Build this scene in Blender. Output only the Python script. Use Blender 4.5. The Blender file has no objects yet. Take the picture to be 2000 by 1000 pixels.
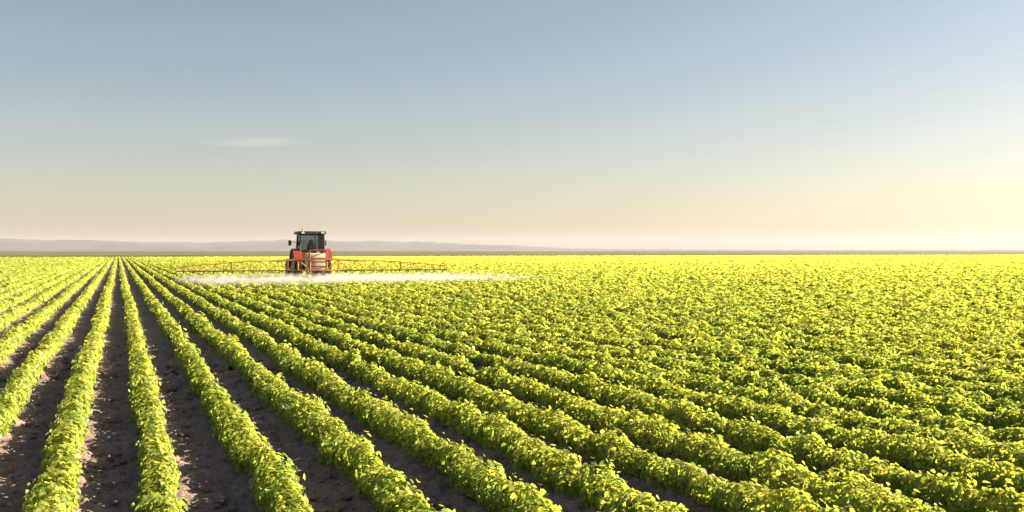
import bpy, bmesh, math, random
import numpy as np
from mathutils import Vector, Matrix

R = math.radians
random.seed(7)
rng = np.random.default_rng(11)
scene = bpy.context.scene
col = scene.collection

# ------------------------------------------------------------------ camera
CAM_H = 1.70
cam_d = bpy.data.cameras.new('camera')
cam = bpy.data.objects.new('camera', cam_d)
col.objects.link(cam)
cam_d.sensor_width = 36.0
cam_d.lens = 36.0
cam_d.clip_start = 0.1
cam_d.clip_end = 90000
cam.location = (0, 0, CAM_H)
cam.rotation_euler = (R(90 - 0.29), 0, 0)
scene.camera = cam

# ------------------------------------------------------------------ sky and sun
SUN_AZ = 75.0      # degrees to the right of the view direction (+Y)
SUN_EL = 23.0
world = bpy.data.worlds.new('World')
scene.world = world
world.use_nodes = True
wn = world.node_tree
wn.nodes.clear()
sky = wn.nodes.new('ShaderNodeTexSky')
sky.sky_type = 'NISHITA'
sky.sun_disc = False
sky.sun_elevation = R(SUN_EL)
sky.sun_rotation = R(SUN_AZ)
sky.altitude = 100
sky.air_density = 1.0
sky.dust_density = 1.1
sky.ozone_density = 1.0
bg = wn.nodes.new('ShaderNodeBackground')
bg.inputs['Strength'].default_value = 0.05
wo = wn.nodes.new('ShaderNodeOutputWorld')
tone = wn.nodes.new('ShaderNodeMix'); tone.data_type = 'RGBA'; tone.blend_type = 'MULTIPLY'
tone.inputs[0].default_value = 1.0
tone.inputs[7].default_value = (0.645, 0.575, 0.535, 1)
wn.links.new(sky.outputs[0], tone.inputs[6])
wn.links.new(tone.outputs[2], bg.inputs['Color'])
wn.links.new(bg.outputs[0], wo.inputs['Surface'])

sun_d = bpy.data.lights.new('sun', 'SUN')
sun = bpy.data.objects.new('sun', sun_d)
col.objects.link(sun)
sun_d.energy = 5.0
sun_d.angle = R(0.6)
sun_d.color = (1.0, 0.83, 0.58)
sdir = Vector((math.sin(R(SUN_AZ)) * math.cos(R(SUN_EL)), math.cos(R(SUN_AZ)) * math.cos(R(SUN_EL)), math.sin(R(SUN_EL))))
sun.rotation_euler = sdir.to_track_quat('Z', 'Y').to_euler()
sun.location = (60, 30, 40)

vs = scene.view_settings
vs.view_transform = 'Standard'
vs.look = 'None'
vs.exposure = 2.2
vs.gamma = 1.0
vs.use_curve_mapping = False
scene.render.engine = 'CYCLES'
scene.cycles.use_denoising = True
scene.cycles.max_bounces = 12
scene.cycles.diffuse_bounces = 8
scene.cycles.transparent_max_bounces = 12

# ------------------------------------------------------------------ geometry of the field
YAW = math.atan((1000 - 231) / 2000.0)       # the rows run this far to the left of the view axis
SY, CY = math.sin(YAW), math.cos(YAW)
ROW_S = 0.68
ROW_0 = 0.29
FIELD_U = 262.0                              # the field ends here, measured along the rows


def field_point(u, L, z=0.0):
    return Vector((-u * SY + L * CY, u * CY + L * SY, z))


# ------------------------------------------------------------------ helpers
def tag(o, label=None, cat=None, group=None, kind=None):
    if label: o['label'] = label
    if cat: o['category'] = cat
    if group: o['group'] = group
    if kind: o['kind'] = kind
    return o


def mesh_obj(name, verts, faces_flat, loop_tot, mat, parent=None, smooth=False):
    me = bpy.data.meshes.new(name)
    verts = np.asarray(verts, dtype=np.float32)
    loops = np.asarray(faces_flat, dtype=np.int32)
    tot = np.asarray(loop_tot, dtype=np.int32)
    me.vertices.add(len(verts))
    me.vertices.foreach_set('co', verts.ravel())
    me.loops.add(len(loops))
    me.loops.foreach_set('vertex_index', loops)
    me.polygons.add(len(tot))
    starts = np.concatenate(([0], np.cumsum(tot)[:-1])).astype(np.int32)
    me.polygons.foreach_set('loop_start', starts)
    me.update(calc_edges=True)
    if smooth:
        me.polygons.foreach_set('use_smooth', np.ones(len(tot), dtype=bool))
    me.materials.append(mat)
    o = bpy.data.objects.new(name, me)
    col.objects.link(o)
    if parent: o.parent = parent
    return o


def hash2(ix, iy, seed):
    n = (ix.astype(np.int64) * 374761393 + iy.astype(np.int64) * 668265263 + seed * 974634777) & 0xFFFFFFFF
    n = ((n ^ (n >> 13)) * 1274126177) & 0xFFFFFFFF
    n = n ^ (n >> 16)
    return (n & 0xFFFF) / 65535.0


def vnoise(x, y, seed=0):
    ix, iy = np.floor(x), np.floor(y)
    fx, fy = x - ix, y - iy
    fx = fx * fx * (3 - 2 * fx); fy = fy * fy * (3 - 2 * fy)
    a = hash2(ix, iy, seed); b = hash2(ix + 1, iy, seed)
    c = hash2(ix, iy + 1, seed); d = hash2(ix + 1, iy + 1, seed)
    return (a * (1 - fx) + b * fx) * (1 - fy) + (c * (1 - fx) + d * fx) * fy


def new_mat(name):
    m = bpy.data.materials.new(name)
    m.use_nodes = True
    nt = m.node_tree
    nt.nodes.clear()
    out = nt.nodes.new('ShaderNodeOutputMaterial')
    return m, nt, out


def N(nt, typ, **kw):
    n = nt.nodes.new(typ)
    for k, v in kw.items():
        if k in n.inputs: n.inputs[k].default_value = v
        else: setattr(n, k, v)
    return n


def ramp(nt, stops, fac=None, interp='LINEAR'):
    r = nt.nodes.new('ShaderNodeValToRGB')
    r.color_ramp.interpolation = interp
    el = r.color_ramp.elements
    while len(el) < len(stops): el.new(0.5)
    for e, (p, c) in zip(el, stops):
        e.position = p
        e.color = (c[0], c[1], c[2], 1)
    if fac is not None: nt.links.new(fac, r.inputs[0])
    return r


def mathn(nt, op, a, b=None, clamp=False):
    n = nt.nodes.new('ShaderNodeMath'); n.operation = op; n.use_clamp = clamp
    for i, v in enumerate((a, b)):
        if v is None: continue
        if isinstance(v, (int, float)): n.inputs[i].default_value = v
        else: nt.links.new(v, n.inputs[i])
    return n.outputs[0]


# ------------------------------------------------------------------ materials
def make_leaf_material():
    m, nt, out = new_mat('soy_leaf')
    at = N(nt, 'ShaderNodeAttribute', attribute_name='tint')
    geo = N(nt, 'ShaderNodeNewGeometry')
    big = N(nt, 'ShaderNodeTexNoise', Scale=0.16, Detail=3.0)
    nt.links.new(geo.outputs['Position'], big.inputs['Vector'])
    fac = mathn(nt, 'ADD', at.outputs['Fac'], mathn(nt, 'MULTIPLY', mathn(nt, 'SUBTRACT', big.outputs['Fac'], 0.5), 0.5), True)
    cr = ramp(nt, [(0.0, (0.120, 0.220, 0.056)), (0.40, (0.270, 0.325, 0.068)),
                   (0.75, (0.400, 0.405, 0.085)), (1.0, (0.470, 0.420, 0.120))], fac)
    dif = N(nt, 'ShaderNodeBsdfDiffuse')
    tr = N(nt, 'ShaderNodeBsdfTranslucent')
    gl = N(nt, 'ShaderNodeBsdfGlossy', Roughness=0.48)
    gl.inputs['Color'].default_value = (0.9, 0.9, 0.85, 1)
    warm = N(nt, 'ShaderNodeMix', data_type='RGBA', blend_type='MULTIPLY')
    warm.inputs[0].default_value = 1.0
    nt.links.new(cr.outputs[0], warm.inputs[6])
    warm.inputs[7].default_value = (1.5, 1.42, 0.9, 1)
    nt.links.new(cr.outputs[0], dif.inputs['Color'])
    nt.links.new(warm.outputs[2], tr.inputs['Color'])
    mx = N(nt, 'ShaderNodeMixShader'); mx.inputs[0].default_value = 0.62
    nt.links.new(dif.outputs[0], mx.inputs[1]); nt.links.new(tr.outputs[0], mx.inputs[2])
    mg = N(nt, 'ShaderNodeMixShader'); mg.inputs[0].default_value = 0.025
    nt.links.new(mx.outputs[0], mg.inputs[1]); nt.links.new(gl.outputs[0], mg.inputs[2])
    nt.links.new(mg.outputs[0], out.inputs['Surface'])
    return m


def make_soil_material(name='soil'):
    m, nt, out = new_mat(name)
    geo = N(nt, 'ShaderNodeNewGeometry')
    n1 = N(nt, 'ShaderNodeTexNoise', Scale=1.1, Detail=6.0, Roughness=0.62)
    n2 = N(nt, 'ShaderNodeTexNoise', Scale=22.0, Detail=5.0, Roughness=0.7)
    n3 = N(nt, 'ShaderNodeTexVoronoi', Scale=30.0)
    n4 = N(nt, 'ShaderNodeTexNoise', Scale=75.0, Detail=2.0, Roughness=0.6)
    for n in (n1, n2, n3, n4): nt.links.new(geo.outputs['Position'], n.inputs['Vector'])
    f = mathn(nt, 'ADD', mathn(nt, 'MULTIPLY', n1.outputs['Fac'], 0.38), mathn(nt, 'MULTIPLY', n2.outputs['Fac'], 0.34))
    f = mathn(nt, 'ADD', f, mathn(nt, 'MULTIPLY', n4.outputs['Fac'], 0.28))
    cr = ramp(nt, [(0.36, (0.110, 0.074, 0.067)), (0.50, (0.215, 0.150, 0.135)), (0.66, (0.350, 0.265, 0.230))], f)
    bs = N(nt, 'ShaderNodeBsdfPrincipled', Roughness=0.95)
    nt.links.new(cr.outputs[0], bs.inputs['Base Color'])
    bp = N(nt, 'ShaderNodeBump', Strength=0.9, Distance=0.03)
    h = mathn(nt, 'ADD', n2.outputs['Fac'], mathn(nt, 'MULTIPLY', n3.outputs['Distance'], 0.6))
    nt.links.new(h, bp.inputs['Height'])
    nt.links.new(bp.outputs[0], bs.inputs['Normal'])
    nt.links.new(bs.outputs[0], out.inputs['Surface'])
    return m


def simple(name, c, rough=0.5, metal=0.0, var=0.25, scale=6.0, dirt=None, coat=0.0):
    m, nt, out = new_mat(name)
    tc = N(nt, 'ShaderNodeTexCoord')
    nz = N(nt, 'ShaderNodeTexNoise', Scale=scale, Detail=5.0, Roughness=0.6)
    nt.links.new(tc.outputs['Object'], nz.inputs['Vector'])
    lo = tuple(x * (1 - var) for x in c); hi = tuple(min(1, x * (1 + var)) for x in c)
    stops = [(0.35, lo), (0.65, hi)]
    if dirt: stops = [(0.30, dirt), (0.42, lo), (0.68, hi)]
    cr = ramp(nt, stops, nz.outputs['Fac'])
    bs = N(nt, 'ShaderNodeBsdfPrincipled', Roughness=rough, Metallic=metal)
    if coat: bs.inputs['Coat Weight'].default_value = coat
    nt.links.new(cr.outputs[0], bs.inputs['Base Color'])
    rr = mathn(nt, 'ADD', mathn(nt, 'MULTIPLY', nz.outputs['Fac'], 0.25), rough - 0.12, True)
    nt.links.new(rr, bs.inputs['Roughness'])
    nt.links.new(bs.outputs[0], out.inputs['Surface'])
    return m


LEAF = make_leaf_material()
SOIL = make_soil_material()
FARCROP = simple('far_crop', (0.075, 0.076, 0.020), 0.9, var=0.35, scale=0.02)
HILL = simple('hill_land', (0.045, 0.050, 0.040), 0.95, var=0.4, scale=0.002)
RED = simple('red_paint', (0.26, 0.050, 0.026), 0.35, var=0.12, scale=3.0, dirt=(0.26, 0.09, 0.05), coat=0.4)
ORANGE = simple('orange_paint', (0.46, 0.18, 0.055), 0.45, var=0.15, scale=4.0, dirt=(0.35, 0.16, 0.06))
DARK = simple('dark_cast_iron', (0.035, 0.033, 0.032), 0.55, var=0.3, dirt=(0.08, 0.06, 0.05))
BLACK = simple('black_plastic', (0.018, 0.017, 0.017), 0.5, var=0.3)
RUBBER = simple('tyre_rubber', (0.022, 0.020, 0.019), 0.85, var=0.3, scale=5.0, dirt=(0.075, 0.055, 0.045))
RIMM = simple('rim_paint', (0.55, 0.48, 0.36), 0.45, var=0.12, dirt=(0.25, 0.19, 0.15))
TANKM = simple('tank_plastic', (0.60, 0.52, 0.40), 0.42, var=0.06, scale=2.0, dirt=(0.45, 0.38, 0.28))
STEEL = simple('steel_tube', (0.35, 0.34, 0.33), 0.4, metal=0.8, var=0.2)
AMBER = simple('amber_lens', (0.80, 0.30, 0.02), 0.25, var=0.05)
REDLENS = simple('red_lens', (0.55, 0.02, 0.015), 0.25, var=0.05)
CLEARLENS = simple('clear_lens', (0.75, 0.75, 0.72), 0.2, var=0.05)
STRAW = simple('dry_straw', (0.34, 0.27, 0.16), 0.8, var=0.3)


def make_glass():
    m, nt, out = new_mat('cab_glass')
    g = N(nt, 'ShaderNodeBsdfGlossy', Roughness=0.04)
    t = N(nt, 'ShaderNodeBsdfTransparent'); t.inputs['Color'].default_value = (0.62, 0.68, 0.64, 1)
    fr = N(nt, 'ShaderNodeFresnel', IOR=1.5)
    mx = N(nt, 'ShaderNodeMixShader')
    nt.links.new(fr.outputs[0], mx.inputs[0]); nt.links.new(t.outputs[0], mx.inputs[1]); nt.links.new(g.outputs[0], mx.inputs[2])
    nt.links.new(mx.outputs[0], out.inputs['Surface'])
    return m


GLASS = make_glass()

# ------------------------------------------------------------------ soil of the field: one sheet out to the horizon
def build_ground():
    fine = np.radians(np.linspace(-32, 32, 320))
    left = np.radians(np.linspace(-180, -32, 24))[:-1]
    right = np.radians(np.linspace(32, 180, 24))[1:]
    ang = np.concatenate((left, fine, right))
    rad = np.concatenate((np.linspace(0.3, 5.0, 14), np.arange(5.1, 15.0, 0.045), 15.0 * 1.06 ** np.arange(0, 117)))
    rad = np.append(rad[rad < 13000], 13500.0)
    A, Rr = np.meshgrid(ang, rad)
    X, Y = Rr * np.sin(A), Rr * np.cos(A)
    L = X * CY + Y * SY
    u = -X * SY + Y * CY
    fade = np.clip((34 - Rr) / 18.0, 0, 1)
    z = 0.022 * np.cos((L - ROW_0) / ROW_S * 2 * math.pi) * np.clip((120 - Rr) / 60, 0, 1)
    clod = np.abs(vnoise(X * 9, Y * 9, 3) - 0.5) * 0.075 + (vnoise(X * 19, Y * 19, 4) - 0.5) * 0.050 + (vnoise(X * 2.3, Y * 2.3, 5) - 0.5) * 0.04
    z = z + clod * fade * np.where(np.abs(A) < 0.56, 1, 0.0) - 0.02
    nv = len(ang)
    verts = np.stack((X, Y, z), -1).reshape(-1, 3)
    i, j = np.meshgrid(np.arange(len(rad) - 1), np.arange(nv - 1), indexing='ij')
    a = (i * nv + j).ravel()
    quads = np.stack((a, a + 1, a + nv + 1, a + nv), -1)[:, ::-1]
    # close the middle
    verts = np.vstack((verts, [[0, 0, -0.02]]))
    ctr = len(verts) - 1
    tris = np.stack((np.full(nv - 1, ctr), np.arange(nv - 1) + 1, np.arange(nv - 1)), -1)
    flat = np.concatenate((quads.ravel(), tris.ravel()))
    tot = np.concatenate((np.full(len(quads), 4), np.full(len(tris), 3)))
    o = mesh_obj('ground', verts, flat, tot, SOIL, smooth=True)
    return tag(o, kind='structure')


build_ground()


def build_far_field():
    # a duller crop beyond the end of the rows, with a step up to its canopy
    us = np.concatenate(([FIELD_U + 7, FIELD_U + 7.3], FIELD_U + 8 * 1.12 ** np.arange(0, 60)))
    us = us[us < 7600]
    Ls = np.concatenate((-np.geomspace(9000, 60, 40), np.linspace(-50, 330, 130), np.geomspace(340, 9000, 40)))
    U, LL = np.meshgrid(us, Ls, indexing='ij')
    X, Y = -U * SY + LL * CY, U * CY + LL * SY
    Z = 0.42 + 0.16 * vnoise(X * 0.35, Y * 0.35, 8) + 0.12 * vnoise(X * 0.03, Y * 0.03, 9)
    Z[0, :] = -0.03
    verts = np.stack((X, Y, Z), -1).reshape(-1, 3)
    n = len(Ls)
    i, j = np.meshgrid(np.arange(len(us) - 1), np.arange(n - 1), indexing='ij')
    a = (i * n + j).ravel()
    quads = np.stack((a, a + n, a + n + 1, a + 1), -1)[:, ::-1]
    o = mesh_obj('far_field', verts, quads.ravel(), np.full(len(quads), 4), FARCROP, smooth=True)
    tag(o, kind='structure')


build_far_field()


def build_hills():
    # low ridges about 9 km off, fading out to the right
    for idx, (dist, hmax, seed, f) in enumerate(((9300, 112, 21, 1.0), (8300, 62, 33, 1.7))):
        az = np.linspace(-62, 62, 260)
        depth = np.linspace(-1, 1, 9)
        A, D = np.meshgrid(np.radians(az), depth, indexing='ij')
        prof = 0.55 * vnoise(az / 9.0 * f + 40, az * 0 + 1, seed) + 0.3 * vnoise(az / 3.1 * f, az * 0 + 3, seed) + 0.15 * vnoise(az / 1.0 * f, az * 0 + 5, seed)
        env = 1.0 / (1 + np.exp((az - (1.0 if idx == 0 else -7)) / 2.6)) * 0.86 + 0.10
        h = 0.88 * hmax * (0.55 + 0.75 * prof) * env
        Rr = dist + D * 700
        Hh = h[:, None] * (1 - D ** 2) + (vnoise(A * 190, D * 5 + 7, seed + 1) - 0.5) * 14 * (1 - D ** 2) - 3 * D ** 2
        verts = np.stack((Rr * np.sin(A), Rr * np.cos(A), Hh), -1).reshape(-1, 3)
        n = len(depth)
        i, j = np.meshgrid(np.arange(len(az) - 1), np.arange(n - 1), indexing='ij')
        a = (i * n + j).ravel()
        quads = np.stack((a, a + 1, a + n + 1, a + n), -1)[:, ::-1]
        tag(mesh_obj('hills', verts, quads.ravel(), np.full(len(quads), 4), HILL, smooth=True), kind='structure')


build_hills()

# ------------------------------------------------------------------ air: pale haze round the whole place
def build_haze():
    m, nt, out = new_mat('haze_air')
    pv = N(nt, 'ShaderNodeVolumePrincipled', Density=0.42e-4, Anisotropy=0.1)
    pv.inputs['Color'].default_value = (0.72, 0.75, 0.92, 1)
    nt.links.new(pv.outputs[0], out.inputs['Volume'])
    m.cycles.homogeneous_volume = True
    s, zt, zb = 14000, 165, -6
    v = [(x, y, z) for z in (zb, zt) for x, y in ((-s, -s), (s, -s), (s, s), (-s, s))]
    f = [(3, 2, 1, 0), (4, 5, 6, 7), (0, 1, 5, 4), (1, 2, 6, 5), (2, 3, 7, 6), (3, 0, 4, 7)]
    o = mesh_obj('haze', v, np.array(f).ravel(), np.full(6, 4), m)
    tag(o, kind='stuff')


build_haze()


def build_cloud():
    # one faint wisp high over the left of the field, outside the haze
    m, nt, out = new_mat('cloud_wisp')
    tc = N(nt, 'ShaderNodeTexCoord')
    sep = N(nt, 'ShaderNodeSeparateXYZ'); nt.links.new(tc.outputs['Object'], sep.inputs[0])
    ln = N(nt, 'ShaderNodeVectorMath', operation='LENGTH')
    sc = N(nt, 'ShaderNodeVectorMath', operation='MULTIPLY'); sc.inputs[1].default_value = (1 / 1150.0, 1 / 600.0, 1 / 130.0)
    nt.links.new(tc.outputs['Object'], sc.inputs[0]); nt.links.new(sc.outputs[0], ln.inputs[0])
    fall = mathn(nt, 'SUBTRACT', 1.0, ln.outputs['Value'], True)
    st = N(nt, 'ShaderNodeVectorMath', operation='MULTIPLY'); st.inputs[1].default_value = (1 / 700.0, 1 / 500.0, 1 / 70.0)
    nt.links.new(tc.outputs['Object'], st.inputs[0])
    nz = N(nt, 'ShaderNodeTexNoise', Scale=1.0, Detail=4.0)
    nt.links.new(st.outputs[0], nz.inputs['Vector'])
    d = mathn(nt, 'MULTIPLY', fall, mathn(nt, 'MULTIPLY', nz.outputs['Fac'], 0.00028))
    pv = N(nt, 'ShaderNodeVolumePrincipled', Anisotropy=0.2)
    pv.inputs['Color'].default_value = (1, 1, 1, 1)
    nt.links.new(d, pv.inputs['Density'])
    nt.links.new(pv.outputs[0], out.inputs['Volume'])
    bm = bmesh.new()
    bmesh.ops.create_icosphere(bm, subdivisions=3, radius=1.0)
    for v in bm.verts:
        v.co = Vector((v.co.x * 1150, v.co.y * 600, v.co.z * 130))
    me = bpy.data.meshes.new('cloud'); bm.to_mesh(me); bm.free(); me.materials.append(m)
    o = bpy.data.objects.new('cloud', me); col.objects.link(o)
    o.location = (-4950, 20000, 2130)
    o.rotation_euler = (0, R(-1.0), 0)
    tag(o, 'faint thin wisp of cloud in the pale sky above the hills', 'cloud', kind='stuff')


build_cloud()

# ------------------------------------------------------------------ soybean rows
def leaf_size(Z):
    return 0.044 * np.maximum(1.0, Z / 9.0) ** 0.82


def make_leaves(u, rowL, Zd, w, h, off, near, rg):
    """leaf blades spread over the shell of a row; returns verts, quads, tint"""
    n = len(u)
    s = leaf_size(Zd) * rg.uniform(0.62, 1.38, n)
    th = rg.uniform(0.02, 1.0, n) ** 1.45 * math.pi / 2
    th = np.where(rg.random(n) < .5, th, math.pi - th)
    rr = rg.uniform(0.88, 1.06, n) + (rg.random(n) < 0.08) * rg.uniform(0.05, 0.32, n)
    rr = np.where(rg.random(n) < .34, rg.uniform(.55, .9, n), rr)
    c, sn = np.cos(th), np.sin(th)
    pl = w * np.sign(c) * np.abs(c) ** 0.75 * rr
    pz = 0.03 + (h - 0.03) * np.abs(sn) ** 0.7 * rr
    # outward normal of the shell, tilted up, roughened
    nl = c / np.maximum(w, 0.05); nz = sn / np.maximum(h, 0.05)
    k = np.hypot(nl, nz); nl, nz = nl / k, nz / k
    var = 1.0 / (1.0 + np.maximum(Zd - 15, 0) / 60.0)       # a far blade stands for a cluster of leaves
    no = np.stack((rg.normal(0, .46, n) * var, nl * .85 + rg.normal(0, .40, n) * var, nz * .75 + 0.10 + 0.55 * np.abs(sn) ** 2 + rg.normal(0, .36, n) * var), -1)
    no /= np.linalg.norm(no, axis=1, keepdims=True)
    # leaf direction: away from the stem and drooping
    t = np.stack((rg.normal(0, 1, n), nl * 0.9 + rg.normal(0, .6, n), -0.25 + rg.normal(0, .45, n)), -1)
    t -= no * np.sum(t * no, axis=1, keepdims=True)
    t /= np.linalg.norm(t, axis=1, keepdims=True)
    b = np.cross(no, t)
    p = np.stack((u, rowL + off + pl, pz), -1)
    S = s[:, None]
    if near:
        prof = ((0, 0, 0), (.32, .37, .09), (.72, .25, .04), (1.0, 0, -.10), (.72, -.25, .04), (.32, -.37, .09))
        V = np.stack([p + t * (S * (a - .45)) + b * (S * q) + no * (S * e) for a, q, e in prof], 1)
        idx = np.array([(0, 2, 1), (0, 3, 2), (0, 4, 3), (0, 5, 4)])
        m = 6
    else:
        prof = ((0, 0, 0), (.42, .42, .07), (1.0, 0, -.07), (.42, -.42, .07))
        V = np.stack([p + t * (S * (a - .45)) + b * (S * q) + no * (S * e) for a, q, e in prof], 1)
        idx = np.array([(0, 2, 1), (0, 3, 2)])
        m = 4
    F = (idx[None] + (np.arange(n) * m)[:, None, None]).reshape(-1, 3)
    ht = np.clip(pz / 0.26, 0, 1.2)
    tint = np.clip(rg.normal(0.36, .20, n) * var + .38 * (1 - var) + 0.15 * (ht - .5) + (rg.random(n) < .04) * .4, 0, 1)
    T = np.repeat(tint, m)
    return V.reshape(-1, 3), F, T


def row_noise(rg, step, length, amp):
    k = int(length / step) + 3
    a = rg.normal(0, amp, k)
    return lambda u: np.interp(u / step, np.arange(k), a)


def build_row(k, rg):
    L = ROW_0 + ROW_S * k
    u_all = np.arange(2.0, FIELD_U, 0.5) + 0.25
    Zc = u_all * CY + L * SY
    Xc = -u_all * SY + L * CY
    ok = (Zc > 4.6) & (np.abs(Xc) < 0.5 * Zc * 1.06 + 1.5)
    if ok.sum() < 2: return None
    ub, zb = u_all[ok], Zc[ok]
    n_low = row_noise(rg, 2.4, 270, 0.10); n_cl = row_noise(rg, 0.17, 270, 0.24); n_cl2 = row_noise(rg, 0.17, 270, 0.17)
    n_off = row_noise(rg, 5.5, 270, 0.020); n_off2 = row_noise(rg, 0.35, 270, 0.016)
    n_gap = row_noise(rg, 1.1, 270, 0.14)
    drift = rg.normal(0, 0.012)

    wide = 0.110 + 0.030 * np.clip((L - 1.2) / 7.0, 0, 1)

    ng = rg.poisson(0.02 * 270)
    gu, gs, gd = rg.uniform(0, 270, ng), rg.uniform(.14, .42, ng), rg.uniform(.35, .80, ng)

    def gapf(u):
        f = np.ones_like(u)
        for a, b_, c_ in zip(gu, gs, gd): f *= 1 - c_ * np.exp(-((u - a) / b_) ** 2)
        return f

    def swellf(u): return 0.86 + 0.28 * vnoise(u * 0.11, u * 0 + L * 0.16, 77)

    def width(u): return gapf(u) * np.clip(wide * (1 + n_low(u) + n_cl(u) * .75), .06, .36)
    def height(u): return swellf(u) * gapf(u) ** .8 * np.clip(0.208 * (1 + n_low(u) * .7 + n_cl2(u) + np.minimum(n_gap(u), 0) * .7), .13, .38)
    def offset(u): return n_off(u) + n_off2(u) + drift

    parts = []
    lam = 0.5 * 1.55 * (0.42 + 2 * wide) / (0.40 * leaf_size(zb) ** 2) * np.clip(1.12 - zb / 110.0, 0.24, 1.0)
    cnt = rg.poisson(lam)
    for near in (True, False):
        m = (zb < 15) if near else (zb >= 15)
        if not m.any(): continue
        uu = np.repeat(ub[m], cnt[m]); uu = uu + rg.uniform(-.25, .25, len(uu))
        if not len(uu): continue
        Z = uu * CY + L * SY
        # leaves gather in the clumps of each plant
        parts.append(make_leaves(uu, np.full(len(uu), L), Z, width(uu), height(uu), offset(uu), near, rg))
    # the leafy core of the row
    u, us = ub[0], []
    while u < ub[-1]:
        us.append(u)
        z = u * CY + L * SY
        u += 0.12 if z < 20 else 0.12 * (z / 20) ** 1.35
    us = np.array(us + [ub[-1]])
    gap = np.concatenate(([False], np.diff(us) > 5.0))
    nsec = 7
    ths = np.linspace(0, math.pi, nsec)
    W, Hh, O = width(us) * .50, height(us) * .60, offset(us)
    V = np.zeros((len(us), nsec, 3))
    jit = rg.normal(1, .10, (len(us), nsec))
    V[:, :, 0] = us[:, None]
    V[:, :, 1] = L + O[:, None] + W[:, None] * np.sign(np.cos(ths)) * np.abs(np.cos(ths)) ** .7 * jit
    V[:, :, 2] = -0.03 + (Hh[:, None] + .03) * np.sin(ths) ** .7 * jit
    i, j = np.meshgrid(np.arange(len(us) - 1), np.arange(nsec - 1), indexing='ij')
    a = (i * nsec + j).ravel()
    F = np.concatenate((np.stack((a, a + 1, a + nsec), -1), np.stack((a + 1, a + nsec + 1, a + nsec), -1)))
    T = np.clip(rg.normal(.22, .10, len(us) * nsec), 0, 1)
    parts.append((V.reshape(-1, 3), F, T))
    base, Vs, Fs, Ts = 0, [], [], []
    for v, f, t in parts:
        Vs.append(v); Fs.append(f + base); Ts.append(t); base += len(v)
    V = np.concatenate(Vs)
    return V, np.concatenate(Fs), np.concatenate(Ts)


def leaf_object(name, V, F, T):
    W = np.stack((-V[:, 0] * SY + V[:, 1] * CY, V[:, 0] * CY + V[:, 1] * SY, V[:, 2]), -1)
    o = mesh_obj(name, W, F.ravel(), np.full(len(F), 3), LEAF)
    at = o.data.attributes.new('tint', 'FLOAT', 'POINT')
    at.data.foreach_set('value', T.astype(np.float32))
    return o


ROW_FIRST, ROW_LAST = -20, 86
ORD = 'first second third fourth fifth sixth seventh eighth ninth tenth eleventh twelfth'.split()


def row_label(k):
    # rows 14 and 15 pass between the wheels; the boom reaches over rows 4 to 25
    if k == 14: return 'soybean row running in between the tractor wheels, beside its left wheel'
    if k == 15: return 'soybean row running in between the tractor wheels, beside its right wheel'
    if 4 <= k <= 13: return 'green soybean row under the boom, %s out from the left tractor wheel' % ORD[13 - k]
    if 16 <= k <= 25: return 'green soybean row under the boom, %s out from the right tractor wheel' % ORD[k - 16]
    if -8 <= k <= 3: return 'narrow soybean row between bare soil strips, %s beyond the left boom tip' % ORD[3 - k]
    if 26 <= k <= 37: return 'bushy yellow green soybean row, %s beyond the right boom tip' % ORD[k - 26]
    if k < -8: return 'thin soybean row far beyond the left boom tip, over a dozen rows past it'
    return 'bushy soybean row in the dense crop over a dozen rows beyond the right boom tip'


stuff, sbase, ntri = [], 0, 0
for k in range(-48, 420):
    r = build_row(k, np.random.default_rng(5000 + k))
    if r is None: continue
    ntri += len(r[1])
    if ROW_FIRST <= k <= ROW_LAST:
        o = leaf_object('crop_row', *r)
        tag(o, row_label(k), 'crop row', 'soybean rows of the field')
    else:
        stuff.append((r[0], r[1] + sbase, r[2])); sbase += len(r[0])
o = leaf_object('crop_canopy', np.concatenate([s[0] for s in stuff]), np.concatenate([s[1] for s in stuff]), np.concatenate([s[2] for s in stuff]))
tag(o, 'closed yellow green canopy of soybeans towards the far edge of the field', 'crop', kind='stuff')
print('LEAF TRIANGLES', ntri)


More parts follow.
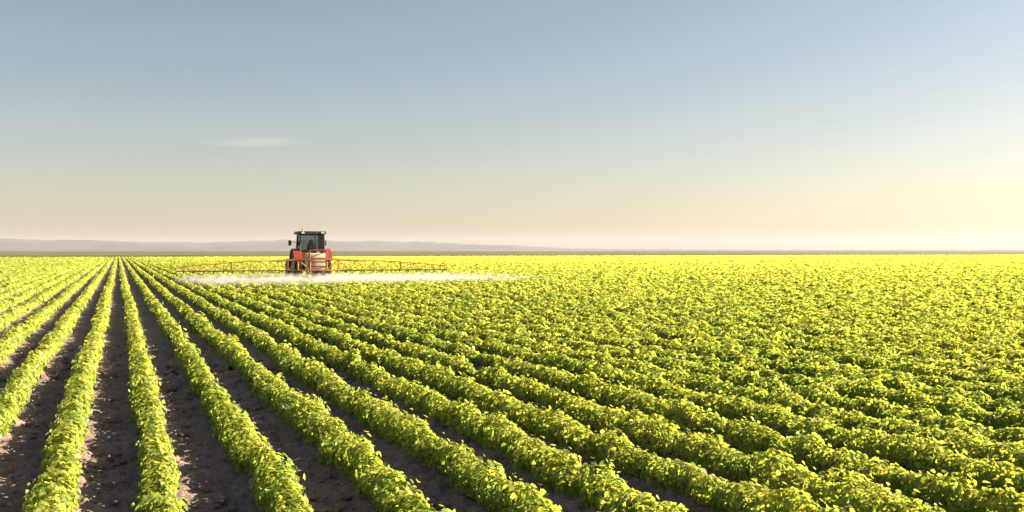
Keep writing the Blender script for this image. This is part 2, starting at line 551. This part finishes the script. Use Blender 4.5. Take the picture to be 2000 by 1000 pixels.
# ------------------------------------------------------------------ loose clods and straw on the soil between the rows
def build_clods():
    bm = bmesh.new(); bmesh.ops.create_icosphere(bm, subdivisions=1, radius=1.0)
    base = np.array([v.co[:] for v in bm.verts]); fc = np.array([[v.index for v in f.verts] for f in bm.faces]); bm.free()
    V, F = [], []
    n = 0
    rg = np.random.default_rng(9)
    for _ in range(5000):
        k = rg.integers(-3, 16); u = 5 + 15 * rg.random() ** 1.4
        L = ROW_0 + ROW_S * (k + .5) + rg.normal(0, .12)
        p = field_point(u, L)
        if p.y < 5 or abs(p.x) > .5 * p.y + 1: continue
        s = rg.gamma(2.0, .0075) + .007
        v = base * rg.uniform(.6, 1.25, (len(base), 1)) * s * np.array([rg.uniform(.8, 1.4), rg.uniform(.8, 1.4), rg.uniform(.5, .9)])
        a = rg.uniform(0, 6.28); ca, sa = math.cos(a), math.sin(a)
        v = v @ np.array([[ca, sa, 0], [-sa, ca, 0], [0, 0, 1]]) + np.array([p.x, p.y, -.022 + s * .25])
        V.append(v); F.append(fc + n); n += len(base)
    o = mesh_obj('soil_clods', np.concatenate(V), np.concatenate(F).ravel(), np.full(sum(len(f) for f in F), 3), SOIL)
    tag(o, 'loose crumbly clods of dark earth between the crop rows', 'soil clods', kind='stuff')
    V, F, n = [], [], 0
    for _ in range(420):
        k = rg.integers(-3, 14); u = 5 + 14 * rg.random() ** 1.2
        L = ROW_0 + ROW_S * (k + .5) + rg.normal(0, .13)
        p = field_point(u, L)
        a = rg.uniform(0, 3.14); l = rg.uniform(.015, .05); w = rg.uniform(.002, .0045)
        d = np.array([math.cos(a), math.sin(a), rg.uniform(-.2, .3)]); e = np.array([-math.sin(a), math.cos(a), 0])
        c = np.array([p.x, p.y, .012])
        q = [c - d * l - e * w, c - d * l + e * w, c + d * l + e * w, c + d * l - e * w]
        up = np.array([0, 0, .004])
        V += [x for x in q] + [x + up for x in q]
        F += [[b + n for b in f] for f in ((0, 1, 2, 3), (7, 6, 5, 4), (0, 4, 5, 1), (1, 5, 6, 2), (2, 6, 7, 3), (3, 7, 4, 0))]; n += 8
    o = mesh_obj('straw_litter', np.array(V), np.array(F).ravel(), np.full(len(F), 4), STRAW)
    tag(o, 'short pale bits of dry straw scattered on the dark soil', 'straw litter', kind='stuff')


build_clods()

# ------------------------------------------------------------------ tractor
class MB:
    """collects solids into one mesh"""
    def __init__(self): self.bm = bmesh.new()

    def box(self, x0, x1, y0, y1, z0, z1, bevel=0.0, taper=None):
        vs = [self.bm.verts.new((x, y, z)) for z in (z0, z1) for x, y in ((x0, y0), (x1, y0), (x1, y1), (x0, y1))]
        if taper:
            cx, cy = (x0 + x1) / 2, (y0 + y1) / 2
            for v in vs[4:]:
                v.co.x = cx + (v.co.x - cx) * taper[0]; v.co.y = cy + (v.co.y - cy) * taper[1]
        fs = [self.bm.faces.new([vs[i] for i in f]) for f in ((3, 2, 1, 0), (4, 5, 6, 7), (0, 1, 5, 4), (1, 2, 6, 5), (2, 3, 7, 6), (3, 0, 4, 7))]
        if bevel:
            ed = list({e for f in fs for e in f.edges})
            bmesh.ops.bevel(self.bm, geom=ed, offset=bevel, segments=2, affect='EDGES', profile=.6)
        return self

    def bar(self, a, b, r, n=8, r2=None):
        a, b = Vector(a), Vector(b); d = (b - a).normalized()
        x = d.orthogonal().normalized(); y = d.cross(x)
        r2 = r if r2 is None else r2
        ra, rb = [], []
        for i in range(n):
            t = 2 * math.pi * (i + .5) / n
            o = x * math.cos(t) + y * math.sin(t)
            ra.append(self.bm.verts.new(a + o * r)); rb.append(self.bm.verts.new(b + o * r2))
        for i in range(n): self.bm.faces.new((ra[i], ra[(i + 1) % n], rb[(i + 1) % n], rb[i]))
        self.bm.faces.new(ra[::-1]); self.bm.faces.new(rb)
        return self

    def path(self, pts, r, n=7):
        for a, b in zip(pts[:-1], pts[1:]): self.bar(a, b, r, n)
        return self

    def prism(self, pts, x0, x1, bevel=0.0):
        """outline in the y-z plane, pushed from x0 to x1"""
        A = [self.bm.verts.new((x0, y, z)) for y, z in pts]; B = [self.bm.verts.new((x1, y, z)) for y, z in pts]
        n = len(pts)
        fs = [self.bm.faces.new(A[::-1]), self.bm.faces.new(B)]
        for i in range(n): fs.append(self.bm.faces.new((A[i], A[(i + 1) % n], B[(i + 1) % n], B[i])))
        if bevel:
            ed = list({e for f in fs[:2] for e in f.edges})
            bmesh.ops.bevel(self.bm, geom=ed, offset=bevel, segments=2, affect='EDGES', profile=.6)
        return self

    def lathe(self, prof, n=40, closed=True):
        """profile of (x along the axle, radius) turned about the x axis"""
        rings = []
        for i in range(n):
            t = 2 * math.pi * i / n
            rings.append([self.bm.verts.new((x, r * math.cos(t), r * math.sin(t))) for x, r in prof])
        m = len(prof)
        for i in range(n):
            A, B = rings[i], rings[(i + 1) % n]
            for j in range(m if closed else m - 1): self.bm.faces.new((A[j], A[(j + 1) % m], B[(j + 1) % m], B[j]))
        return self

    def build(self, name, mat, parent=None, loc=None, smooth=False):
        bmesh.ops.recalc_face_normals(self.bm, faces=self.bm.faces)
        me = bpy.data.meshes.new(name); self.bm.to_mesh(me); self.bm.free()
        me.materials.append(mat)
        if smooth:
            for p in me.polygons: p.use_smooth = True
            me.set_sharp_from_angle(angle=R(38))
        o = bpy.data.objects.new(name, me); col.objects.link(o)
        if parent: o.parent = parent
        if loc: o.location = loc
        return o


def empty(name, loc, rz):
    o = bpy.data.objects.new(name, None); col.objects.link(o)
    o.empty_display_size = .3; o.location = loc; o.rotation_euler = (0, 0, rz)
    return o


TRACTOR_U, TRACTOR_L = 58.1, ROW_0 + ROW_S * 14.5
T = empty('tractor', field_point(TRACTOR_U, TRACTOR_L), YAW)
tag(T, 'red farm tractor with dark roofed glass cab driving through the soybean field', 'tractor')


def wheel(x, y, rad, wid, rim_r, side, nlug):
    w = MB()
    hw = wid * .42
    # rim dish with hub; the outer side is +side
    prof = [(-hw, rim_r), (-hw, rim_r * .93), (-hw * .5, rim_r * .86), (hw * .15 * side, rim_r * .80), (hw * .05 * side, rim_r * .35),
            (hw * .5 * side, rim_r * .30), (hw * .5 * side, 0.002), (hw * .2 * side - .05, 0.002), (hw * .2 * side - .05, rim_r * .7), (hw * .5, rim_r * .90), (hw, rim_r * .93), (hw, rim_r)]
    w.lathe([(-hw, rim_r), (-hw, rim_r * .92), (-hw * .4, rim_r * .85), (hw * .4, rim_r * .85), (hw, rim_r * .92), (hw, rim_r), (hw * .4, rim_r * .90), (-hw * .4, rim_r * .90)], 36)
    d = hw * .25 * side
    w.lathe([(d - .015, rim_r * .88), (d - .015, rim_r * .34), (d + .06 * side, rim_r * .26), (d + .06 * side, .003), (d - .02 * side - .03, .003), (d - .045, rim_r * .88)], 36)
    for i in range(8):
        t = 2 * math.pi * i / 8
        c = (d + .01 * side, rim_r * .55 * math.cos(t), rim_r * .55 * math.sin(t))
        w.bar(c, (c[0] + .035 * side, c[1], c[2]), .022, 6)
    wo_ = w.build('rear_wheel' if rad > .7 else 'front_wheel', RIMM, T, (x, y, rad), True)
    t_ = MB()
    W2 = wid / 2
    t_.lathe([(-W2 * .8, rim_r * .97), (-W2 * .98, (rim_r + rad) * .5), (-W2 * .92, rad * .93), (-W2 * .6, rad * .965), (0, rad * .972), (W2 * .6, rad * .965), (W2 * .92, rad * .93),
              (W2 * .98, (rim_r + rad) * .5), (W2 * .8, rim_r * .97), (0, rim_r * .92)], 56)
    # chevron lugs
    for i in range(nlug):
        for s in (-1, 1):
            a0 = 2 * math.pi * (i + (.5 if s > 0 else 0)) / nlug
            a1 = a0 - .30
            def pt(f, a, r): return Vector((s * W2 * f, r * math.cos(a), r * math.sin(a)))
            dth = .055
            pin = [pt(.03, a0 - dth, rad * .965), pt(.03, a0 + dth, rad * .965), pt(.96, a1 + dth * 1.1, rad * .92), pt(.96, a1 - dth * 1.1, rad * .92)]
            pou = [pt(.03, a0 - dth * .7, rad), pt(.03, a0 + dth * .7, rad), pt(.97, a1 + dth * .8, rad * .965), pt(.97, a1 - dth * .8, rad * .965)]
            A = [t_.bm.verts.new(p) for p in pin]; B = [t_.bm.verts.new(p) for p in pou]
            t_.bm.faces.new(B)
            for q in range(4): t_.bm.faces.new((A[q], A[(q + 1) % 4], B[(q + 1) % 4], B[q]))
    t_.build('tyre', RUBBER, wo_, None, True)
    return wo_


for sd in (-1, 1):
    wheel(sd * .80, 0, .86, .46, .46, sd, 20)
    wheel(sd * .78, 2.55, .62, .36, .34, sd, 18)

# chassis and axles
c = MB()
c.box(-.24, .24, -.55, 3.0, .58, 1.02, .03)
c.box(-.36, .36, -.35, .45, .62, 1.12, .04)
c.bar((-.70, 0, .86), (.70, 0, .86), .13, 12)
c.build('chassis', DARK, T, smooth=True)
c = MB()
c.box(-.62, .62, 2.47, 2.63, .50, .68, .02)
c.bar((-.68, 2.55, .62), (-.52, 2.55, .62), .10, 10).bar((.52, 2.55, .62), (.68, 2.55, .62), .10, 10)
c.box(-.12, .12, 2.4, 2.7, .55, .9, .02)
c.build('front_axle', DARK, T, smooth=True)
c = MB()
c.box(-.28, .28, 3.0, 3.32, .62, .92, .03)
c.build('front_weight', DARK, T, smooth=True)
# hood
h = MB()
h.prism([(1.02, 1.02), (3.10, .92), (3.26, 1.02), (3.28, 1.38), (3.12, 1.56), (1.9, 1.70), (1.02, 1.76)], -.37, .37, .07)
hood = h.build('hood', RED, T, smooth=True)
g = MB(); g.box(-.27, .27, 3.26, 3.31, 1.02, 1.36, .015); g.build('grille', BLACK, hood)
for sd in (-1, 1):
    g = MB(); g.box(sd * .375 - .006, sd * .375 + .006, 1.3, 2.7, 1.10, 1.36, .004); g.build('side_vent', BLACK, hood)
    g = MB(); g.box(sd * .26 - .085, sd * .26 + .085, 3.27, 3.30, 1.38, 1.46, .01); g.build('headlight', CLEARLENS, hood)
e = MB()
e.path([(.46, 1.14, 1.3), (.46, 1.14, 2.5), (.46, 1.06, 2.66)], .035, 10); e.bar((.46, 1.14, 1.55), (.46, 1.14, 2.0), .07, 12); e.bar((.36, 1.14, 1.4), (.47, 1.14, 1.4), .03, 8)
e.build('exhaust_pipe', DARK, T, smooth=True)
# cab
f = MB()
zb_, zt_ = 1.18, 2.62
cs = {'rl': (-.70, -.52), 'rr': (.70, -.52), 'ml': (-.76, .28), 'mr': (.76, .28), 'fl': (-.66, 1.02), 'fr': (.66, 1.02)}
tp = {'rl': (-.66, -.44), 'rr': (.66, -.44), 'ml': (-.68, .28), 'mr': (.68, .28), 'fl': (-.60, .90), 'fr': (.60, .90)}
for q in cs:
    f.bar((*cs[q], zb_), (*tp[q], zt_), .042, 8)
f.box(-.72, .72, -.56, 1.05, 1.06, 1.22, .02)
f.bar((-.70, -.52, 1.62), (.70, -.52, 1.62), .03, 8)
f.bar((*tp['rl'], zt_), (*tp['rr'], zt_), .045, 8); f.bar((*tp['fl'], zt_), (*tp['fr'], zt_), .045, 8)
for a, b in (('rl', 'ml'), ('ml', 'fl'), ('rr', 'mr'), ('mr', 'fr')): f.bar((*tp[a], zt_), (*tp[b], zt_), .045, 8); f.bar((*cs[a], zb_), (*cs[b], zb_), .04, 8)
f.build('cab_frame', BLACK, T, smooth=True)


def pane(name, pts, th=.006):
    bm = bmesh.new()
    P = [Vector(p) for p in pts]
    nrm = (P[1] - P[0]).cross(P[2] - P[0]).normalized() * th / 2
    A = [bm.verts.new(p - nrm) for p in P]; B = [bm.verts.new(p + nrm) for p in P]
    n = len(P)
    bm.faces.new(A[::-1]); bm.faces.new(B)
    for i in range(n): bm.faces.new((A[i], A[(i + 1) % n], B[(i + 1) % n], B[i]))
    m = MB(); m.bm.free(); m.bm = bm
    return m.build(name, GLASS, T)


def lerp3(q, z):
    t = (z - zb_) / (zt_ - zb_)
    return (cs[q][0] * (1 - t) + tp[q][0] * t, cs[q][1] * (1 - t) + tp[q][1] * t, z)


pane('rear_window', [lerp3('rl', 1.63), lerp3('rr', 1.63), lerp3('rr', 2.60), lerp3('rl', 2.60)])
pane('windscreen', [lerp3('fl', 1.24), lerp3('fr', 1.24), lerp3('fr', 2.60), lerp3('fl', 2.60)])
for a, b in (('rl', 'ml'), ('rr', 'mr')): pane('side_window', [lerp3(a, 1.6), lerp3(b, 1.6), lerp3(b, 2.6), lerp3(a, 2.6)])
for a, b in (('ml', 'fl'), ('mr', 'fr')): pane('door_window', [lerp3(a, 1.24), lerp3(b, 1.24), lerp3(b, 2.6), lerp3(a, 2.6)])
p_ = MB(); p_.box(-.68, .68, -.55, -.50, 1.16, 1.60, .01); p_.build('rear_panel', RED, T)
r_ = MB()
r_.box(-.80, .80, -.66, 1.12, 2.63, 2.80, .05, (.93, .93))
roof = r_.build('roof', BLACK, T, smooth=True)
b_ = MB(); b_.bar((-.5, -.35, 2.78), (-.5, -.35, 2.84), .05, 12); b_.bar((-.5, -.35, 2.84), (-.5, -.35, 2.94), .06, 12, .045); b_.build('beacon', AMBER, roof, smooth=True)
for sd in (-1, 1):
    b_ = MB(); b_.box(sd * .55 - .08, sd * .55 + .08, -.70, -.63, 2.66, 2.76, .01); b_.build('work_light', CLEARLENS, roof)
for sd in (-1, 1):
    m_ = MB(); m_.path([(sd * .66, 1.0, 2.2), (sd * 1.0, 1.06, 2.2)], .014); m_.box(sd * 1.0 - .08, sd * 1.0 + .08, 1.04, 1.08, 2.0, 2.3, .012); m_.build('mirror', BLACK, T)
# seat and steering wheel
s_ = MB(); s_.box(-.25, .25, -.10, .38, 1.40, 1.54, .05); s_.box(-.24, .24, -.20, -.06, 1.50, 2.12, .05); s_.box(-.13, .13, -.19, -.09, 2.10, 2.32, .03); s_.box(-.15, .15, -.02, .28, 1.2, 1.42)
s_.build('seat', BLACK, T, smooth=True)
s_ = MB(); s_.bar((0, .86, 1.22), (0, .66, 1.72), .05, 8)
for i in range(16):
    a0, a1 = 2 * math.pi * i / 16, 2 * math.pi * (i + 1) / 16
    q = lambda a: (.19 * math.cos(a), .64 + .19 * math.sin(a) * .9, 1.74 + .19 * math.sin(a) * .38)
    s_.bar(q(a0), q(a1), .016, 6)
s_.bar((-.19, .64, 1.74), (.19, .64, 1.74), .014, 6)
s_.build('steering_wheel', BLACK, T, smooth=True)
# fenders over the rear wheels
for sd in (-1, 1):
    fd = MB()
    arc = [(math.cos(R(a)) * 1.0, .86 + math.sin(R(a)) * .98) for a in range(18, 166, 12)]
    inner = [(y * .955, .86 + (z - .86) * .955) for y, z in arc][::-1]
    x0, x1 = sorted((sd * .60, sd * 1.06))
    fd.prism(arc + inner, x0, x1, 0.0)
    # inner cheek of the fender
    ch = [(math.cos(R(a)) * .96, .86 + math.sin(R(a)) * .94) for a in range(18, 166, 12)]
    x0, x1 = sorted((sd * .59, sd * .615)); fd.prism(ch, x0, x1)
    fo = fd.build('fender', RED, T, smooth=True)
    l_ = MB(); l_.box(sd * .92 - .09, sd * .92 + .09, -1.0, -.95, 1.16, 1.26, .01); l_.build('tail_light', REDLENS, fo)
for sd in (-1, 1):
    st_ = MB()
    for i in range(3): st_.box(*sorted((sd * .62, sd * .92)), .98, 1.26, .48 + .24 * i, .51 + .24 * i, .005)
    st_.box(*sorted((sd * .60, sd * .64)), 1.0, 1.24, .45, 1.1, .01); st_.build('step', DARK, T)
# hitch
for sd in (-1, 1):
    k_ = MB(); k_.bar((sd * .32, -.25, .62), (sd * .40, -1.32, .62), .035, 8); k_.bar((sd * .35, -.8, .62), (sd * .30, -.35, 1.18), .025, 8); k_.build('lift_arm', DARK, T, smooth=True)
k_ = MB(); k_.bar((0, -.3, 1.05), (0, -1.34, 1.12), .03, 8); k_.build('top_link', DARK, T, smooth=True)

# ------------------------------------------------------------------ mounted boom sprayer
S = empty('boom_sprayer', field_point(TRACTOR_U, TRACTOR_L), YAW)
tag(S, 'orange boom sprayer with pale tank and wide arms mounted behind the tractor', 'sprayer')
f = MB()
for sd in (-1, 1):
    f.bar((sd * .45, -1.36, .40), (sd * .45, -1.36, 1.35), .045, 8); f.bar((sd * .45, -1.36, .45), (sd * .45, -2.25, .45), .045, 8)
    f.bar((sd * .45, -2.25, .45), (sd * .45, -2.25, 1.75), .045, 8)
    f.bar((sd * .45, -1.36, 1.35), (sd * .45, -2.25, 1.72), .03, 8)
    f.bar((sd * .40, -1.28, .62), (sd * .45, -1.40, .62), .05, 8)
for y, z in ((-1.36, .42), (-1.36, 1.33), (-2.25, .47), (-2.25, 1.73), (-2.25, 1.1)): f.bar((-.45, y, z), (.45, y, z), .04, 8)
f.bar((0, -1.30, 1.12), (0, -1.38, 1.30), .04, 8)
f.build('sprayer_frame', RED, S, smooth=True)
t_ = MB()
t_.box(-.60, .50, -2.12, -1.42, .60, 1.58, .15)
tank = t_.build('tank', TANKM, S, smooth=True)
l_ = MB(); l_.bar((-.05, -1.77, 1.55), (-.05, -1.77, 1.66), .22, 20); l_.bar((-.05, -1.77, 1.66), (-.05, -1.77, 1.69), .10, 14); l_.build('lid', BLACK, tank, smooth=True)
l_ = MB()
for z in (.85, 1.3): l_.box(-.615, .515, -2.135, -1.405, z - .02, z + .02, .004)
l_.build('tank_strap', DARK, tank)
p_ = MB(); p_.box(.12, .42, -1.60, -1.38, .46, .53, .01); p_.bar((.5, -2.15, .62), (.5, -1.9, .62), .11, 12); p_.bar((.5, -2.2, .62), (.5, -2.2, .9), .03, 8); p_.build('pump', DARK, S, smooth=True)
BY = -2.42       # the boom hangs here
m_ = MB()
m_.box(-1.15, 1.15, BY - .05, BY + .05, .60, .68, .01); m_.box(-1.15, 1.15, BY - .05, BY + .05, 1.20, 1.28, .01)
for x in (-1.1, -.45, .45, 1.1): m_.bar((x, BY, .64), (x, BY, 1.24), .035, 8)
for sd in (-1, 1):
    m_.bar((sd * .45, -2.25, 1.1), (sd * .45, BY, 1.18), .03, 8); m_.bar((sd * .45, -2.25, .60), (sd * .45, BY, .64), .03, 8)
    m_.bar((sd * .45, BY, .66), (sd * 1.1, BY, 1.22), .025, 8)
center = m_.build('boom_centre_frame', ORANGE, S, smooth=True)


def nozzle(x, parent):
    n = MB(); n.box(x - .025, x + .025, BY - .11, BY - .05, .53, .62, .006); n.bar((x, BY - .08, .54), (x, BY - .08, .47), .018, 8, .012)
    return n.build('nozzle', BLACK, parent)


for i in range(-2, 3): nozzle(i * .5, center)
for sd in (-1, 1):
    for x0, x1, h0, h1 in ((1.15, 4.55, .56, .44), (4.6, 7.3, .42, .20)):
        b = MB()
        n = 7
        zt0, zt1 = .66 + h0, .66 + h1
        b.bar((sd * x0, BY, .64), (sd * x1, BY, .64), .030, 6)
        b.bar((sd * x0, BY, zt0), (sd * x1, BY, zt1), .025, 6)
        for i in range(n + 1):
            t = i / n; x = x0 + (x1 - x0) * t; zt = zt0 + (zt1 - zt0) * t
            b.bar((sd * x, BY, .64), (sd * x, BY, zt), .016, 6)
            if i < n:
                t2 = (i + 1) / n
                b.bar((sd * x, BY, .64 if i % 2 else zt), (sd * (x0 + (x1 - x0) * t2), BY, (zt0 + (zt1 - zt0) * t2) if i % 2 else .64), .014, 6)
        sec = b.build('boom_section', ORANGE, S, smooth=True)
        hz = MB(); hz.bar((sd * x0, BY - .075, .64), (sd * x1, BY - .075, .64), .020, 6); hz.build('spray_line', BLACK, sec)
        xx = math.ceil(x0 / .5) * .5
        while xx < x1:
            nozzle(sd * xx, sec); xx += .5
        if x0 > 3:
            jn = MB(); jn.box(*sorted((sd * 4.54, sd * 4.62)), BY - .06, BY + .06, .60, 1.12, .012); jn.build('boom_hinge', ORANGE, sec)
for sd in (-1, 1):
    k_ = MB(); k_.bar((sd * .45, BY, 1.24), (sd * 2.6, BY, 1.10), .018, 8); k_.build('boom_stay', STEEL, S, smooth=True)


# ------------------------------------------------------------------ the spray itself: a drifting veil of droplets
def build_spray():
    m, nt, out = new_mat('spray_droplets')
    tc = N(nt, 'ShaderNodeTexCoord')
    sep = N(nt, 'ShaderNodeSeparateXYZ'); nt.links.new(tc.outputs['Object'], sep.inputs[0])

    def mr(v, a, b, c=0.0, d=1.0, smooth=True):
        n = nt.nodes.new('ShaderNodeMapRange'); n.interpolation_type = 'SMOOTHSTEP' if smooth else 'LINEAR'
        nt.links.new(v, n.inputs[0])
        for i, q in enumerate((a, b, c, d)): n.inputs[1 + i].default_value = q
        return n.outputs[0]
    x, y, z = sep.outputs
    # across the boom: full under it, a thinning drift to the lee side
    left = mr(x, -8.0, -5.4)
    right = mr(x, 2.5, 12.0, 1.0, 0.0)
    # along the travel: from the nozzles back
    front = mr(y, BY - .05, BY - .35)
    back = mr(y, BY - 12.0, BY - 2.0)
    top = mr(z, .18, .60, 1.0, .0)
    sc = N(nt, 'ShaderNodeVectorMath', operation='MULTIPLY'); sc.inputs[1].default_value = (.9, .55, 1.6)
    nt.links.new(tc.outputs['Object'], sc.inputs[0])
    nz = N(nt, 'ShaderNodeTexNoise', Scale=1.0, Detail=3.0); nt.links.new(sc.outputs[0], nz.inputs['Vector'])
    nn = mr(nz.outputs['Fac'], .32, .68, .12, 1.8)
    d = mathn(nt, 'MULTIPLY', left, right)
    for q in (front, back, top, nn): d = mathn(nt, 'MULTIPLY', d, q)
    d = mathn(nt, 'MULTIPLY', d, 0.31)
    # separate fans right under the nozzles
    comb = mathn(nt, 'POWER', mathn(nt, 'ABSOLUTE', mathn(nt, 'COSINE', mathn(nt, 'MULTIPLY', x, 2 * math.pi))), 6.0)
    fan = mathn(nt, 'MULTIPLY', comb, mr(y, BY - .45, BY - .12))
    fan = mathn(nt, 'MULTIPLY', fan, mr(x, -7.4, -7.1))
    fan = mathn(nt, 'MULTIPLY', fan, mr(x, 7.1, 7.4, 1.0, 0.0))
    fan = mathn(nt, 'MULTIPLY', fan, mr(z, .44, .52, 1.0, 0.0))
    d = mathn(nt, 'ADD', d, mathn(nt, 'MULTIPLY', fan, 1.6))
    pv = N(nt, 'ShaderNodeVolumePrincipled', Anisotropy=0.35)
    pv.inputs['Color'].default_value = (1, 1, 1, 1)
    nt.links.new(d, pv.inputs['Density'])
    nt.links.new(pv.outputs[0], out.inputs['Volume'])
    m.cycles.volume_step_rate = 0.12
    b = MB(); b.box(-8.7, 16.1, BY - 12.1, BY - .04, .02, .68)
    o = b.build('spray_mist', m)
    o.location = field_point(TRACTOR_U, TRACTOR_L); o.rotation_euler = (0, 0, YAW)
    tag(o, 'white veil of fine spray drifting low over the crop below the boom', 'spray mist', kind='stuff')


build_spray()
